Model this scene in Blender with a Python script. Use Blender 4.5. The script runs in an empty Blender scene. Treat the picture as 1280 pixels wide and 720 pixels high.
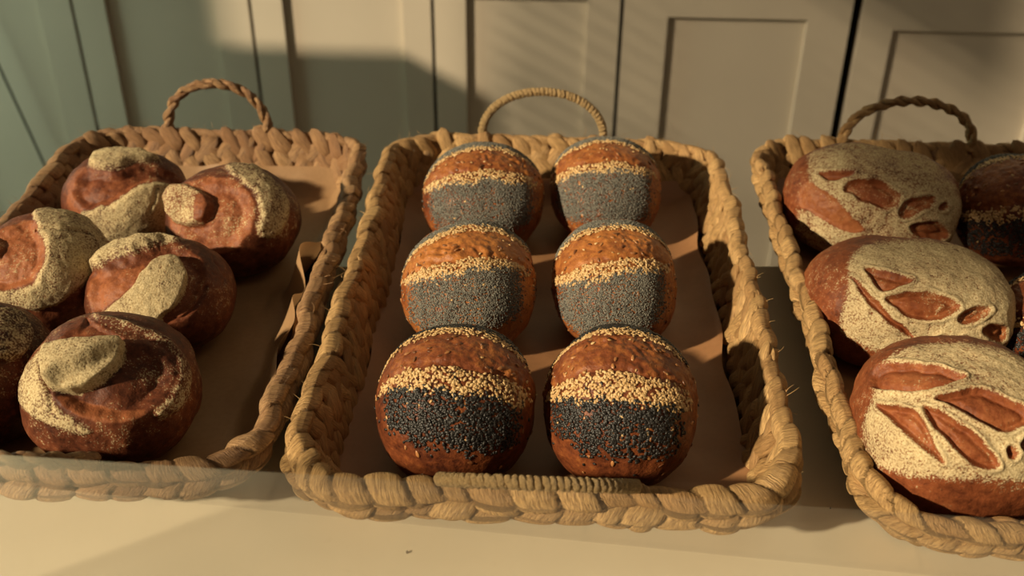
import bpy, math, random
import numpy as np
from mathutils import Vector, noise as mnoise
PI = math.pi
rad = math.radians
rng = np.random.default_rng(7)
random.seed(7)
scn = bpy.context.scene
C = scn.collection

# ------------------------------------------------------------------ camera
F, TH, YAW, ROLL, CH = 1348.0, rad(32.2), rad(2.0), rad(0.6), 1.435
fw = np.array([-math.sin(YAW) * math.cos(TH), math.cos(YAW) * math.cos(TH), -math.sin(TH)])
_r = np.cross(fw, [0, 0, 1]); _r /= np.linalg.norm(_r)
_u = np.cross(_r, fw)
RT = _r * math.cos(ROLL) + _u * math.sin(ROLL)
UP = _u * math.cos(ROLL) - _r * math.sin(ROLL)
CAM = np.array([0, 0, CH])
def ray(px, py): return fw + RT * (px - 640) / F + UP * (360 - py) / F
def atz(px, py, z):
    d = ray(px, py); return CAM + d * (z - CH) / d[2]
def aty(px, py, y):
    d = ray(px, py); return CAM + d * y / d[1]
cd = bpy.data.cameras.new('camera')
cam = bpy.data.objects.new('camera', cd); C.objects.link(cam)
from mathutils import Matrix
cam.matrix_world = Matrix(((RT[0], UP[0], -fw[0], 0), (RT[1], UP[1], -fw[1], 0), (RT[2], UP[2], -fw[2], CH), (0, 0, 0, 1)))
cd.sensor_width = 36; cd.lens = 36 * F / 1280
cd.clip_start = 0.05
cd.dof.use_dof = True; cd.dof.focus_distance = 0.78; cd.dof.aperture_fstop = 7.0
scn.camera = cam

# ------------------------------------------------------------------ light and exposure
scn.view_settings.view_transform = 'Standard'
scn.view_settings.look = 'None'
scn.view_settings.gamma = 1
scn.view_settings.use_curve_mapping = False
scn.view_settings.exposure = 0.0
w = bpy.data.worlds.new('world'); scn.world = w; w.use_nodes = True
w.node_tree.nodes['Background'].inputs[0].default_value = (0.46, 0.37, 0.27, 1)
w.node_tree.nodes['Background'].inputs[1].default_value = 0.165
SA, SE = rad(33), rad(25)
SUN = Vector((-math.cos(SE) * math.cos(SA), -math.cos(SE) * math.sin(SA), math.sin(SE)))
sl = bpy.data.lights.new('sun', 'SUN'); so = bpy.data.objects.new('sun', sl); C.objects.link(so)
so.rotation_euler = SUN.to_track_quat('Z', 'Y').to_euler()
so.location = (-2.0, -1.5, 3.0)
sl.energy = 5.7; sl.color = (1.0, 0.82, 0.55); sl.angle = rad(1.9)
def area(name, loc, aim, size, energy, col):
    l = bpy.data.lights.new(name, 'AREA'); o = bpy.data.objects.new(name, l); C.objects.link(o)
    l.shape = 'RECTANGLE'; l.size, l.size_y = size; l.energy = energy; l.color = col
    o.location = loc
    o.rotation_euler = (Vector(loc) - Vector(aim)).to_track_quat('Z', 'Y').to_euler()
    return o
area('warm_fill', (0.9, 0.2, 2.9), (0.1, 1.2, 0.5), (0.5, 0.5), 2.0, (1.0, 0.75, 0.5))  # added warm fill from the right; stands for no particular lamp
area('teal_fill', (-2.05, 1.75, 1.0), (-0.9, 2.06, 0.6), (0.6, 1.0), 16, (0.75, 1.0, 0.80))  # added teal fill for the shaded left cabinets; no opening behind it

# ------------------------------------------------------------------ helpers
def tag(o, label=None, cat=None, group=None, kind=None):
    if label: o['label'] = label
    if cat: o['category'] = cat
    if group: o['group'] = group
    if kind: o['kind'] = kind
    return o
def empty(name, loc, label, cat, group=None):
    o = bpy.data.objects.new(name, None); C.objects.link(o); o.location = loc
    o.empty_display_size = 0.05
    return tag(o, label, cat, group)
def mk(name, V, Fc, mat, parent=None, smooth=True, attrs=None):
    """V in world coordinates unless parent is given (then local to the parent)."""
    me = bpy.data.meshes.new(name)
    V = np.asarray(V, dtype=np.float32)
    if isinstance(Fc, np.ndarray):
        n, k = Fc.shape
        me.vertices.add(len(V)); me.vertices.foreach_set('co', V.ravel())
        me.loops.add(n * k); me.loops.foreach_set('vertex_index', Fc.astype(np.int32).ravel())
        me.polygons.add(n)
        me.polygons.foreach_set('loop_start', np.arange(0, n * k, k, dtype=np.int32))
        me.polygons.foreach_set('loop_total', np.full(n, k, dtype=np.int32))
        me.update(calc_edges=True); me.validate()
    else:
        me.from_pydata([tuple(v) for v in V], [], Fc); me.update()
    if smooth: me.polygons.foreach_set('use_smooth', np.ones(len(me.polygons), dtype=bool))
    for k, a in (attrs or {}).items():
        at = me.attributes.new(k, 'FLOAT', 'POINT'); at.data.foreach_set('value', np.asarray(a, dtype=np.float32))
    me.materials.append(mat)
    o = bpy.data.objects.new(name, me); C.objects.link(o)
    if parent: o.parent = parent
    return o
def boxes(lst):
    V, Fc = [], []
    for (x0, x1, y0, y1, z0, z1) in lst:
        b = len(V)
        V += [(x0, y0, z0), (x1, y0, z0), (x1, y1, z0), (x0, y1, z0), (x0, y0, z1), (x1, y0, z1), (x1, y1, z1), (x0, y1, z1)]
        Fc += [tuple(b + i for i in f) for f in ((0, 3, 2, 1), (4, 5, 6, 7), (0, 1, 5, 4), (1, 2, 6, 5), (2, 3, 7, 6), (3, 0, 4, 7))]
    return V, Fc
def bev(o, wd, seg=2):
    m = o.modifiers.new('bevel', 'BEVEL'); m.width = wd; m.segments = seg; m.limit_method = 'ANGLE'
    return o
def sm(x, a, b):
    t = np.clip((x - a) / (b - a), 0, 1); return t * t * (3 - 2 * t)
def gridfaces(n, m, wrap=True):
    """n rings of m points"""
    i = np.arange(n - 1)[:, None]; j = np.arange(m if wrap else m - 1)[None, :]
    j2 = (j + 1) % m
    return np.stack([i * m + j, i * m + j2, (i + 1) * m + j2, (i + 1) * m + j], -1).reshape(-1, 4)

# ------------------------------------------------------------------ node materials
class N:
    def __init__(s, name):
        s.m = bpy.data.materials.new(name); s.m.use_nodes = True
        s.t = s.m.node_tree; s.b = s.t.nodes['Principled BSDF']; s.out = s.t.nodes['Material Output']
    def n(s, ty, ins=None, **kw):
        nd = s.t.nodes.new(ty)
        for k, v in kw.items(): setattr(nd, k, v)
        for k, v in (ins or {}).items():
            if isinstance(v, bpy.types.NodeSocket): s.t.links.new(v, nd.inputs[k])
            else: nd.inputs[k].default_value = v
        return nd
    def attr(s, name): return s.n('ShaderNodeAttribute', attribute_name=name).outputs['Fac']
    def math(s, op, a, b=0.0, c=None):
        ins = {0: a, 1: b}
        if c is not None: ins[2] = c
        return s.n('ShaderNodeMath', ins, operation=op).outputs[0]
    def mix(s, f, a, b):
        nd = s.t.nodes.new('ShaderNodeMix'); nd.data_type = 'RGBA'
        for i, v in ((0, f), (6, a), (7, b)):
            if isinstance(v, bpy.types.NodeSocket): s.t.links.new(v, nd.inputs[i])
            else: nd.inputs[i].default_value = v if i == 0 else (*v[:3], 1)
        return nd.outputs[2]
    def noise(s, scale, detail=3, rough=0.55, vec=None):
        if vec is None: vec = s.n('ShaderNodeTexCoord').outputs['Object']
        return s.n('ShaderNodeTexNoise', {'Vector': vec, 'Scale': scale, 'Detail': detail, 'Roughness': rough}).outputs['Fac']
    def rng(s, v, a, b, c=0.0, d=1.0):
        return s.n('ShaderNodeMapRange', {0: v, 1: a, 2: b, 3: c, 4: d}).outputs[0]
    def ramp(s, v, stops):
        nd = s.n('ShaderNodeValToRGB', {0: v}); e = nd.color_ramp.elements
        while len(e) < len(stops): e.new(0.5)
        for el, (p, c) in zip(e, stops): el.position = p; el.color = (*c, 1)
        return nd.outputs[0]
    def set(s, **kw):
        for k, v in kw.items():
            k = k.replace('_', ' ')
            if isinstance(v, bpy.types.NodeSocket): s.t.links.new(v, s.b.inputs[k])
            else: s.b.inputs[k].default_value = (*v, 1) if isinstance(v, tuple) and len(v) == 3 else v
        return s
    def bump(s, h, strength=0.5, dist=0.001, prev=None):
        ins = {'Height': h, 'Strength': strength, 'Distance': dist}
        if prev: ins['Normal'] = prev
        o = s.n('ShaderNodeBump', ins).outputs[0]
        s.t.links.new(o, s.b.inputs['Normal']); return o

def mat_paint(name, col, rough=0.45, var=0.06):
    n = N(name); f = n.noise(3.0, 4)
    c = n.mix(n.rng(f, 0.3, 0.7), tuple(x * (1 - var) for x in col), tuple(min(1, x * (1 + var)) for x in col))
    n.set(Base_Color=c, Roughness=rough); n.bump(n.noise(180, 2), 0.08, 0.0005)
    return n.m
M = {}
M['cabinet'] = mat_paint('cabinet_paint', (0.505, 0.435, 0.345), 0.42)
M['gap'] = mat_paint('dark_carcass', (0.05, 0.045, 0.035), 0.8)
M['plaster'] = mat_paint('plaster', (0.62, 0.58, 0.48), 0.85)
M['worktop'] = mat_paint('worktop_stone', (0.45, 0.42, 0.36), 0.35)
M['cord'] = mat_paint('dark_cord', (0.05, 0.045, 0.035), 0.6)
M['crumb'] = mat_paint('crumb', (0.09, 0.055, 0.03), 0.8)
def m_counter():
    n = N('cream_counter'); f = n.noise(5, 5); g = n.noise(60, 3)
    c = n.mix(n.rng(f, 0.3, 0.7), (0.73, 0.65, 0.47), (0.79, 0.71, 0.52))
    c = n.mix(n.rng(g, 0.68, 0.8, 0, 0.25), c, (0.5, 0.40, 0.25))
    n.set(Base_Color=c, Roughness=n.rng(f, 0.3, 0.7, 0.32, 0.45)); n.bump(g, 0.05, 0.0006)
    return n.m
M['counter'] = m_counter()
def m_floor():
    n = N('floor_tile')
    tc = n.n('ShaderNodeTexCoord').outputs['Object']
    br = n.n('ShaderNodeTexBrick', {'Vector': tc, 'Color1': (0.30, 0.25, 0.19, 1), 'Color2': (0.34, 0.29, 0.22, 1), 'Mortar': (0.15, 0.13, 0.1, 1), 'Scale': 1.0, 'Mortar Size': 0.004, 'Brick Width': 0.6, 'Row Height': 0.6}, offset=0.0)
    n.set(Base_Color=br.outputs[0], Roughness=0.4)
    return n.m
M['floor'] = m_floor()
def m_straw(name, lo, hi, dark):
    n = N(name)
    a, l, r = n.attr('acr'), n.attr('lng'), n.attr('rnd')
    vec = n.n('ShaderNodeCombineXYZ', {0: n.math('MULTIPLY', a, 5.0), 1: n.math('MULTIPLY', l, 1.1), 2: n.math('MULTIPLY', r, 37.0)}).outputs[0]
    fib = n.noise(1.6, 5, 0.65, vec)
    blo = n.noise(60, 3)
    base = n.mix(r, lo, hi)
    c = n.mix(n.rng(fib, 0.32, 0.62), tuple(x * 0.62 for x in lo), base)
    c = n.mix(n.rng(blo, 0.62, 0.8, 0, 0.55), c, dark)
    n.set(Base_Color=c, Roughness=n.rng(fib, 0.3, 0.7, 0.42, 0.62), Specular_IOR_Level=0.35)
    n.bump(fib, 1.0, 0.0022)
    return n.m
M['straw'] = m_straw('woven_water_hyacinth', (0.42, 0.235, 0.092), (0.69, 0.44, 0.185), (0.26, 0.13, 0.045))
M['straw_dark'] = m_straw('woven_water_hyacinth_brown', (0.32, 0.165, 0.075), (0.54, 0.33, 0.155), (0.18, 0.085, 0.035))
M['cane'] = m_straw('wrapped_cane_cord', (0.46, 0.30, 0.13), (0.66, 0.46, 0.22), (0.3, 0.16, 0.06))
def m_core():
    n = N('basket_inner_weave'); f = n.noise(90, 4)
    n.set(Base_Color=n.mix(n.rng(f, 0.3, 0.7), (0.10, 0.052, 0.022), (0.24, 0.135, 0.06)), Roughness=0.8); n.bump(f, 0.6, 0.002)
    return n.m
M['core'] = m_core()
def m_paper(nm='brown_parchment', ca=(0.33, 0.155, 0.065), cb=(0.42, 0.215, 0.095)):
    n = N(nm); f = n.noise(14, 4); g = n.noise(260, 3)
    c = n.mix(n.rng(f, 0.3, 0.7), ca, cb)
    c = n.mix(n.rng(g, 0.45, 0.75, 0, 0.25), c, (0.22, 0.12, 0.055))
    n.set(Base_Color=c, Roughness=0.5); n.bump(f, 0.35, 0.004)
    tr = n.n('ShaderNodeBsdfTranslucent', {'Color': (0.50, 0.28, 0.12, 1)})
    mx = n.n('ShaderNodeMixShader', {0: 0.22, 1: n.b.outputs[0], 2: tr.outputs[0]})
    n.t.links.new(mx.outputs[0], n.out.inputs[0])
    return n.m
M['paper'] = m_paper(); M['paper_tan'] = m_paper('tan_parchment', (0.38, 0.22, 0.105), (0.47, 0.29, 0.145))
def m_crust(name, lo, mid, hi, flour=True, rough=0.52):
    n = N(name)
    f = n.noise(22, 5, 0.6); g = n.noise(150, 4, 0.65); h = n.noise(700, 3, 0.6); sp = n.noise(420, 2, 0.5)
    t = n.attr('tone')                       # 1 = pale torn crumb, 0 = dark baked skin
    q = n.noise(330, 4, 0.7)
    v = n.math('ADD', n.math('MULTIPLY', f, 0.75), n.math('ADD', n.math('MULTIPLY', g, 0.55), n.math('MULTIPLY', q, 0.35)))
    v = n.math('SUBTRACT', v, 0.325)
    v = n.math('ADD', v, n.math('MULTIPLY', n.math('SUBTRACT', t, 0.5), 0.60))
    c = n.ramp(v, [(0.25, lo), (0.5, mid), (0.8, hi)])
    c = n.mix(n.rng(sp, 0.66, 0.76, 0, 0.6), c, (0.05, 0.018, 0.008))
    rgh = rough
    if flour:
        fl = n.attr('flour')
        gr = n.math('ADD', n.math('MULTIPLY', g, 0.42), n.math('MULTIPLY', h, 0.58))
        k = n.math('ADD', n.math('MULTIPLY', fl, 0.86), n.math('ADD', n.math('MULTIPLY', n.math('SUBTRACT', gr, 0.5), 2.4), n.math('MULTIPLY', n.math('SUBTRACT', f, 0.5), 0.7)))
        fac = n.rng(k, 0.36, 0.68, 0.0, 0.95)
        thin = n.rng(f, 0.35, 0.65, 0.75, 1.0)
        fac = n.math('MULTIPLY', fac, thin)
        fc = n.mix(n.rng(h, 0.35, 0.65), (0.43, 0.33, 0.17), (0.73, 0.61, 0.36))
        c = n.mix(fac, c, fc)
        rgh = n.rng(fac, 0, 1, rough, 0.95)
        n.set(Base_Color=c, Roughness=rgh, Specular_IOR_Level=n.rng(fac, 0, 1, 0.22, 0.03))
        b = n.bump(g, 0.5, 0.0016); b = n.bump(q, 0.45, 0.0008, b); n.bump(n.math('MULTIPLY', h, n.math('ADD', fac, 0.25)), 0.6, 0.0008, b)
    else:
        n.set(Base_Color=c, Roughness=rgh, Specular_IOR_Level=0.3)
        b = n.bump(g, 0.55, 0.0020); b = n.bump(q, 0.55, 0.0010, b); n.bump(h, 0.3, 0.0004, b)
    return n.m
M['crust_swirl'] = m_crust('rye_crust_with_flour', (0.03, 0.009, 0.005), (0.145, 0.042, 0.018), (0.34, 0.115, 0.045))
M['crust_loaf'] = m_crust('wheat_crust_with_flour', (0.07, 0.018, 0.008), (0.22, 0.062, 0.022), (0.38, 0.135, 0.048), rough=0.48)
M['crust_seed'] = m_crust('glossy_seeded_crust', (0.05, 0.012, 0.006), (0.20, 0.055, 0.018), (0.50, 0.19, 0.045), flour=False, rough=0.42)
def m_seed(name, a, b, rough=0.45):
    n = N(name); r = n.attr('rnd')
    n.set(Base_Color=n.mix(r, a, b), Roughness=rough, Specular_IOR_Level=0.45)
    return n.m
M['sesame'] = m_seed('sesame_seed', (0.46, 0.27, 0.10), (0.72, 0.50, 0.24))
M['poppy'] = m_seed('poppy_seed', (0.055, 0.054, 0.048), (0.25, 0.235, 0.19), 0.6)
M['black_sesame'] = m_seed('black_sesame_seed', (0.008, 0.007, 0.006), (0.03, 0.027, 0.024), 0.42)
M['flax'] = m_seed('flax_seed', (0.10, 0.03, 0.01), (0.45, 0.20, 0.07), 0.3)
def m_glass():
    n = N('painted_haze_glass')
    tr = n.n('ShaderNodeBsdfTransparent', {'Color': (1.0, 1.0, 1.0, 1)})
    gl = n.n('ShaderNodeBsdfGlossy', {'Color': (1, 1, 1, 1), 'Roughness': 0.03})
    fr = n.n('ShaderNodeFresnel', {'IOR': 1.45})
    m1 = n.n('ShaderNodeMixShader', {0: n.math('MULTIPLY', fr.outputs[0], 0.22), 1: tr.outputs[0], 2: gl.outputs[0]})
    df = n.n('ShaderNodeBsdfDiffuse', {'Color': (0.85, 0.85, 0.70, 1)})
    tl = n.n('ShaderNodeBsdfTranslucent', {'Color': (0.85, 0.85, 0.70, 1)})
    d2 = n.n('ShaderNodeMixShader', {0: 0.5, 1: df.outputs[0], 2: tl.outputs[0]})
    g = n.n('ShaderNodeSeparateXYZ', {0: n.n('ShaderNodeTexCoord').outputs['Object']})
    # pale haze painted on the pane, strongest at its left end and upper edge
    fx = n.rng(g.outputs[0], -0.30, -0.11, 1.0, 0.0)
    fz = n.rng(g.outputs[2], 1.025, 1.045, 0.25, 1.0)
    dust = n.math('MULTIPLY', n.math('MULTIPLY', fx, fz), n.rng(n.noise(9, 3), 0.3, 0.7, 0.20, 0.32))
    m2 = n.n('ShaderNodeMixShader', {0: dust, 1: m1.outputs[0], 2: d2.outputs[0]})
    n.t.links.new(m2.outputs[0], n.out.inputs[0])
    return n.m
M['glass'] = m_glass()

# ------------------------------------------------------------------ setting: room shell
def struct(name, bx, mat, smooth=False):
    V, Fc = boxes(bx); o = mk(name, V, Fc, mat, smooth=smooth); o['kind'] = 'structure'; return o
struct('floor', [(-2.4, 2.4, -1.6, 2.8, -0.05, 0.0)], M['floor'])
struct('wall_back', [(-2.4, 2.4, 2.69, 2.8, 0.0, 3.2)], M['plaster'])
# unseen left wall, added with openings shaped to place the sun and shade
WX0, WX1 = -2.35, -2.2
def wall_with_holes(y0, y1, z0, z1, holes):
    ys = sorted({y0, y1, *[h[0] for h in holes], *[h[1] for h in holes]})
    zs = sorted({z0, z1, *[h[2] for h in holes], *[h[3] for h in holes]})
    out = []
    for a, b in zip(ys, ys[1:]):
        for c, d in zip(zs, zs[1:]):
            m, k = (a + b) / 2, (c + d) / 2
            if not any(h[0] < m < h[1] and h[2] < k < h[3] for h in holes): out.append((WX0, WX1, a, b, c, d))
    return out
HOLES = [(-1.45, -0.95, 1.0, 3.12), (-0.95, -0.3, 1.0, 2.435), (-0.3, 0.02, 1.0, 3.12), (0.02, 1.06, 1.0, 3.12)]
struct('wall_left', wall_with_holes(-1.6, 2.69, 0.0, 3.2, HOLES), M['plaster'])
struct('window_1', [(-2.30, -2.25, -1.45, -1.40, 1.0, 3.12), (-2.30, -2.25, -1.40, 1.06, 1.0, 1.05), (-2.30, -2.25, -1.40, 1.06, 3.07, 3.12)], M['cabinet'])
# unseen slats, added over the far window half to thin sun on right-hand cabinets
bl = empty('sun_slats', (-2.19, 0.38, 2.3), 'slat screen added to thin the sun, unseen in the left window', 'sun screen')
V, Fc = boxes([(-0.015, 0.015, -0.37, 0.37, 0.83, 0.87)]); mk('headrail', V, Fc, M['cabinet'], bl, smooth=False)
for k in range(46):
    z = 0.80 - k * 0.040; hgt = 0.026 if z < -0.40 else 0.022 if z < 0.06 else 0.036
    V, Fc = boxes([(-0.001, 0.001, -0.36, 0.35, z - hgt, z)]); mk('slat', V, Fc, M['cabinet'], bl, smooth=False)
# unseen box added left of the picture; its top edge shades the lower cabinets
tr = empty('shade_box', (-1.42, 1.50, 0), 'unseen box added left of the picture to shade the lower cabinets', 'shade box')
V, Fc = boxes([(-0.36, 0.345, -0.06, 0.06, 0.10, 1.12)]); bev(mk('body', V, Fc, M['worktop'], tr, smooth=False), 0.004)
for sx in (-0.3, 0.28):
    V, Fc = boxes([(sx - 0.02, sx + 0.02, -0.05, 0.05, 0.0, 0.10)]); mk('foot', V, Fc, M['gap'], tr, smooth=False)
struct('baseboard_back', [(-1.30, 2.4, 2.675, 2.69, 0.0, 0.08)], M['plaster'])

# back run of cabinets (y = 2.06 is the door face)
DY = 2.06
def cabinet(x0, x1, px0, px1, ptop, label, dtop=0.865):
    g = 0.0025
    e = empty('base_cabinet', ((x0 + x1) / 2, DY + 0.3, 0), label, 'cabinet', None)
    ox, oy = (x0 + x1) / 2, DY + 0.3
    def loc(b): return [(a - ox, c - ox, d - oy, f - oy, h, i) for a, c, d, f, h, i in b]
    V, Fc = boxes(loc([(x0 + 0.001, x1 - 0.001, DY + 0.021, DY + 0.60, 0.09, 0.875), (x0 + 0.001, x1 - 0.001, DY + 0.08, DY + 0.60, 0.0, 0.09)]))
    mk('carcass', V, Fc, M['gap'], e, smooth=False)
    zb = 0.10
    a, b = x0 + g, x1 - g
    V, Fc = boxes(loc([(a, px0, DY, DY + 0.02, zb, dtop), (px1, b, DY, DY + 0.02, zb, dtop), (px0, px1, DY, DY + 0.02, ptop, dtop), (px0, px1, DY, DY + 0.02, zb, zb + 0.07)]))
    d = mk('door', V, Fc, M['cabinet'], e, smooth=False)
    V, Fc = boxes(loc([(px0, px1, DY + 0.011, DY + 0.0185, zb + 0.07, ptop)]))
    mk('door_panel', V, Fc, M['cabinet'], d, smooth=False)
cabinet(-1.300, -0.948, -1.235, -1.015, 0.80, 'leftmost of the cream panelled cabinets, in green-grey shade behind the swirl rolls')
cabinet(-0.946, -0.593, -0.881, -0.660, 0.80, 'shaded cream panelled cabinet behind the left half of the left basket')
cabinet(-0.591, -0.234, -0.528, -0.291, 0.80, 'cream panelled cabinet with the blocky shadow, behind the gap between left and middle baskets')
cabinet(-0.232, 0.134, -0.168, 0.069, 0.80, 'cream panelled cabinet directly behind the arched handle of the middle basket')
cabinet(0.137, 0.579, 0.225, 0.494, 0.768, 'wide cream cabinet door with visible panel top, behind the gap between middle and right baskets')
cabinet(0.594, 1.040, 0.660, 0.965, 0.751, 'cream cabinet behind the right basket, right of the wide black gap')
cabinet(1.042, 1.490, 1.110, 1.420, 0.751, 'rightmost cream cabinet, beyond the right edge of the bread display')
V, Fc = boxes([(-1.31, 1.50, 2.03, 2.68, 0.877, 0.915)])
tag(bev(mk('worktop', V, Fc, M['worktop'], smooth=False), 0.004), 'grey stone worktop running along the top of the cream cabinets', 'worktop')

# display counter: a slab with a slightly skewed back edge, on a plain cabinet body
cl = (-1.45, 0.81); cr = (1.35, 0.968)
e = empty('display_counter', (0, 0.6, 0), 'cream display counter carrying the three bread baskets', 'counter')
fr0, fr1 = (-1.45, 0.30), (1.35, 0.30)
def prism(pts, z0, z1):
    n = len(pts); V = [(x, y - 0.6, z0) for x, y in pts] + [(x, y - 0.6, z1) for x, y in pts]
    Fc = [tuple(range(n))[::-1], tuple(range(n, 2 * n))] + [(i, (i + 1) % n, (i + 1) % n + n, i + n) for i in range(n)]
    return V, Fc
V, Fc = prism([fr0, fr1, cr, cl], 0.862, 0.90)
bev(mk('countertop', V, Fc, M['counter'], e, smooth=False), 0.003)
V, Fc = prism([(-1.42, 0.34), (1.32, 0.34), (1.32, 0.93), (-1.42, 0.77)], 0.0, 0.862)
mk('counter_body', V, Fc, M['cabinet'], e, smooth=False)

# thin dark cord leaning across the cabinets at the left
p0, p1 = aty(-12, 60, DY - 0.012), aty(66, 228, DY - 0.012)
dv = p1 - p0
def tube(path, r, m=8, twist=0):
    path = np.asarray(path, float); n = len(path)
    T = np.gradient(path, axis=0); T /= np.linalg.norm(T, axis=1)[:, None]
    ref = np.array([0.03, 0.05, 1.0]) if abs(T[:, 2]).mean() < 0.8 else np.array([1.0, 0.1, 0])
    A = np.cross(T, ref); A /= np.linalg.norm(A, axis=1)[:, None]; B = np.cross(T, A)
    th = np.linspace(0, 2 * PI, m, endpoint=False)
    rr = np.broadcast_to(np.asarray(r, float), (n,))
    V = path[:, None] + rr[:, None, None] * (np.cos(th)[None, :, None] * A[:, None] + np.sin(th)[None, :, None] * B[:, None])
    return V.reshape(-1, 3), gridfaces(n, m)
# runs down to the floor in the same line
t = -p0[2] / dv[2]
pts = np.array([p0 - dv * 0.6 + dv * (t + 0.6) * k for k in np.linspace(0, 1, 12)])
V, Fc = tube(pts, 0.0028, 8)
tag(mk('cord', V, Fc, M['cord']), 'thin dark cord slanting down in front of the leftmost cabinet', 'cord')

# ------------------------------------------------------------------ basket weaving
NS, NT = 15, 14
_s = np.linspace(-1, 1, NS); _t = np.linspace(0, 2 * PI, NT, endpoint=False)
LF = gridfaces(NS, NT)
def lobes(cen, L, W, T, ln, wd, tk, rnd):
    """plaited straw lobes, one closed spindle each; arrays over lobes"""
    k = len(cen)
    prof = np.clip(1 - np.abs(_s) ** 3.2, 0.0, 1) ** 0.6
    prof = np.maximum(prof, 0.05)
    ph = rnd[:, None, None] * 40
    S = _s[None, :, None]; TT = _t[None, None, :]
    wr = 1 + 0.07 * np.sin(4 * TT + ph + S * 1.5) + 0.05 * np.sin(7 * TT - ph * 1.7 + S * 2) + 0.06 * np.sin(3.1 * S + ph * 2.3)
    R = prof[None, :, None] * wr
    bend = 0.10 * (1 - S ** 2) * np.sin(ph * 3)
    a = S * ln[:, None, None] / 2 * np.ones_like(TT)
    b = (np.cos(TT) * R + bend * 2) * wd[:, None, None] / 2
    c = (np.sin(TT) * R) * tk[:, None, None] / 2 + (1 - S ** 2) * tk[:, None, None] * 0.12
    V = cen[:, None, None] + a[..., None] * L[:, None, None] + b[..., None] * W[:, None, None] + c[..., None] * T[:, None, None]
    Fc = (LF[None] + (np.arange(k) * NS * NT)[:, None, None]).reshape(-1, 4)
    at = dict(acr=np.broadcast_to(np.cos(TT) + 0.0 * S + 1, R.shape).ravel(), lng=np.broadcast_to(S, R.shape).ravel(), rnd=np.repeat(rnd, NS * NT))
    return V.reshape(-1, 3), Fc, at
def cat(parts):
    V, Fc, A, b = [], [], {}, 0
    for v, f, a in parts:
        V.append(v); Fc.append(f + b); b += len(v)
        for k, x in a.items(): A.setdefault(k, []).append(x)
    return np.concatenate(V), np.concatenate(Fc), {k: np.concatenate(x) for k, x in A.items()}
def rrect(x0, x1, y0, y1, r, n=2400, lump=0.0, seed=0):
    """closed rounded rectangle, evenly spaced; returns points, tangents, outward normals"""
    pts = []
    for cx, cy, a0 in ((x1 - r, y0 + r, -90), (x1 - r, y1 - r, 0), (x0 + r, y1 - r, 90), (x0 + r, y0 + r, 180)):
        for k in range(40):
            a = rad(a0 + 90 * k / 39); pts.append((cx + r * math.cos(a), cy + r * math.sin(a)))
    P = np.array(pts + pts[:1]); d = np.r_[0, np.cumsum(np.linalg.norm(np.diff(P, axis=0), axis=1))]
    s = np.linspace(0, d[-1], n, endpoint=False)
    Q = np.stack([np.interp(s, d, P[:, 0]), np.interp(s, d, P[:, 1])], 1)
    T = np.roll(Q, -3, 0) - np.roll(Q, 3, 0); T /= np.linalg.norm(T, axis=1)[:, None]
    Nn = np.stack([T[:, 1], -T[:, 0]], 1)
    if lump:
        a = s / d[-1] * 2 * PI
        Q = Q + Nn * (lump * (np.sin(3 * a + seed) + 0.7 * np.sin(7 * a + 2 * seed) + 0.5 * np.sin(13 * a + 3.3 * seed)))[:, None]
    return Q, T, Nn, d[-1]
ZC = 0.90
ZR = 0.962
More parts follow.
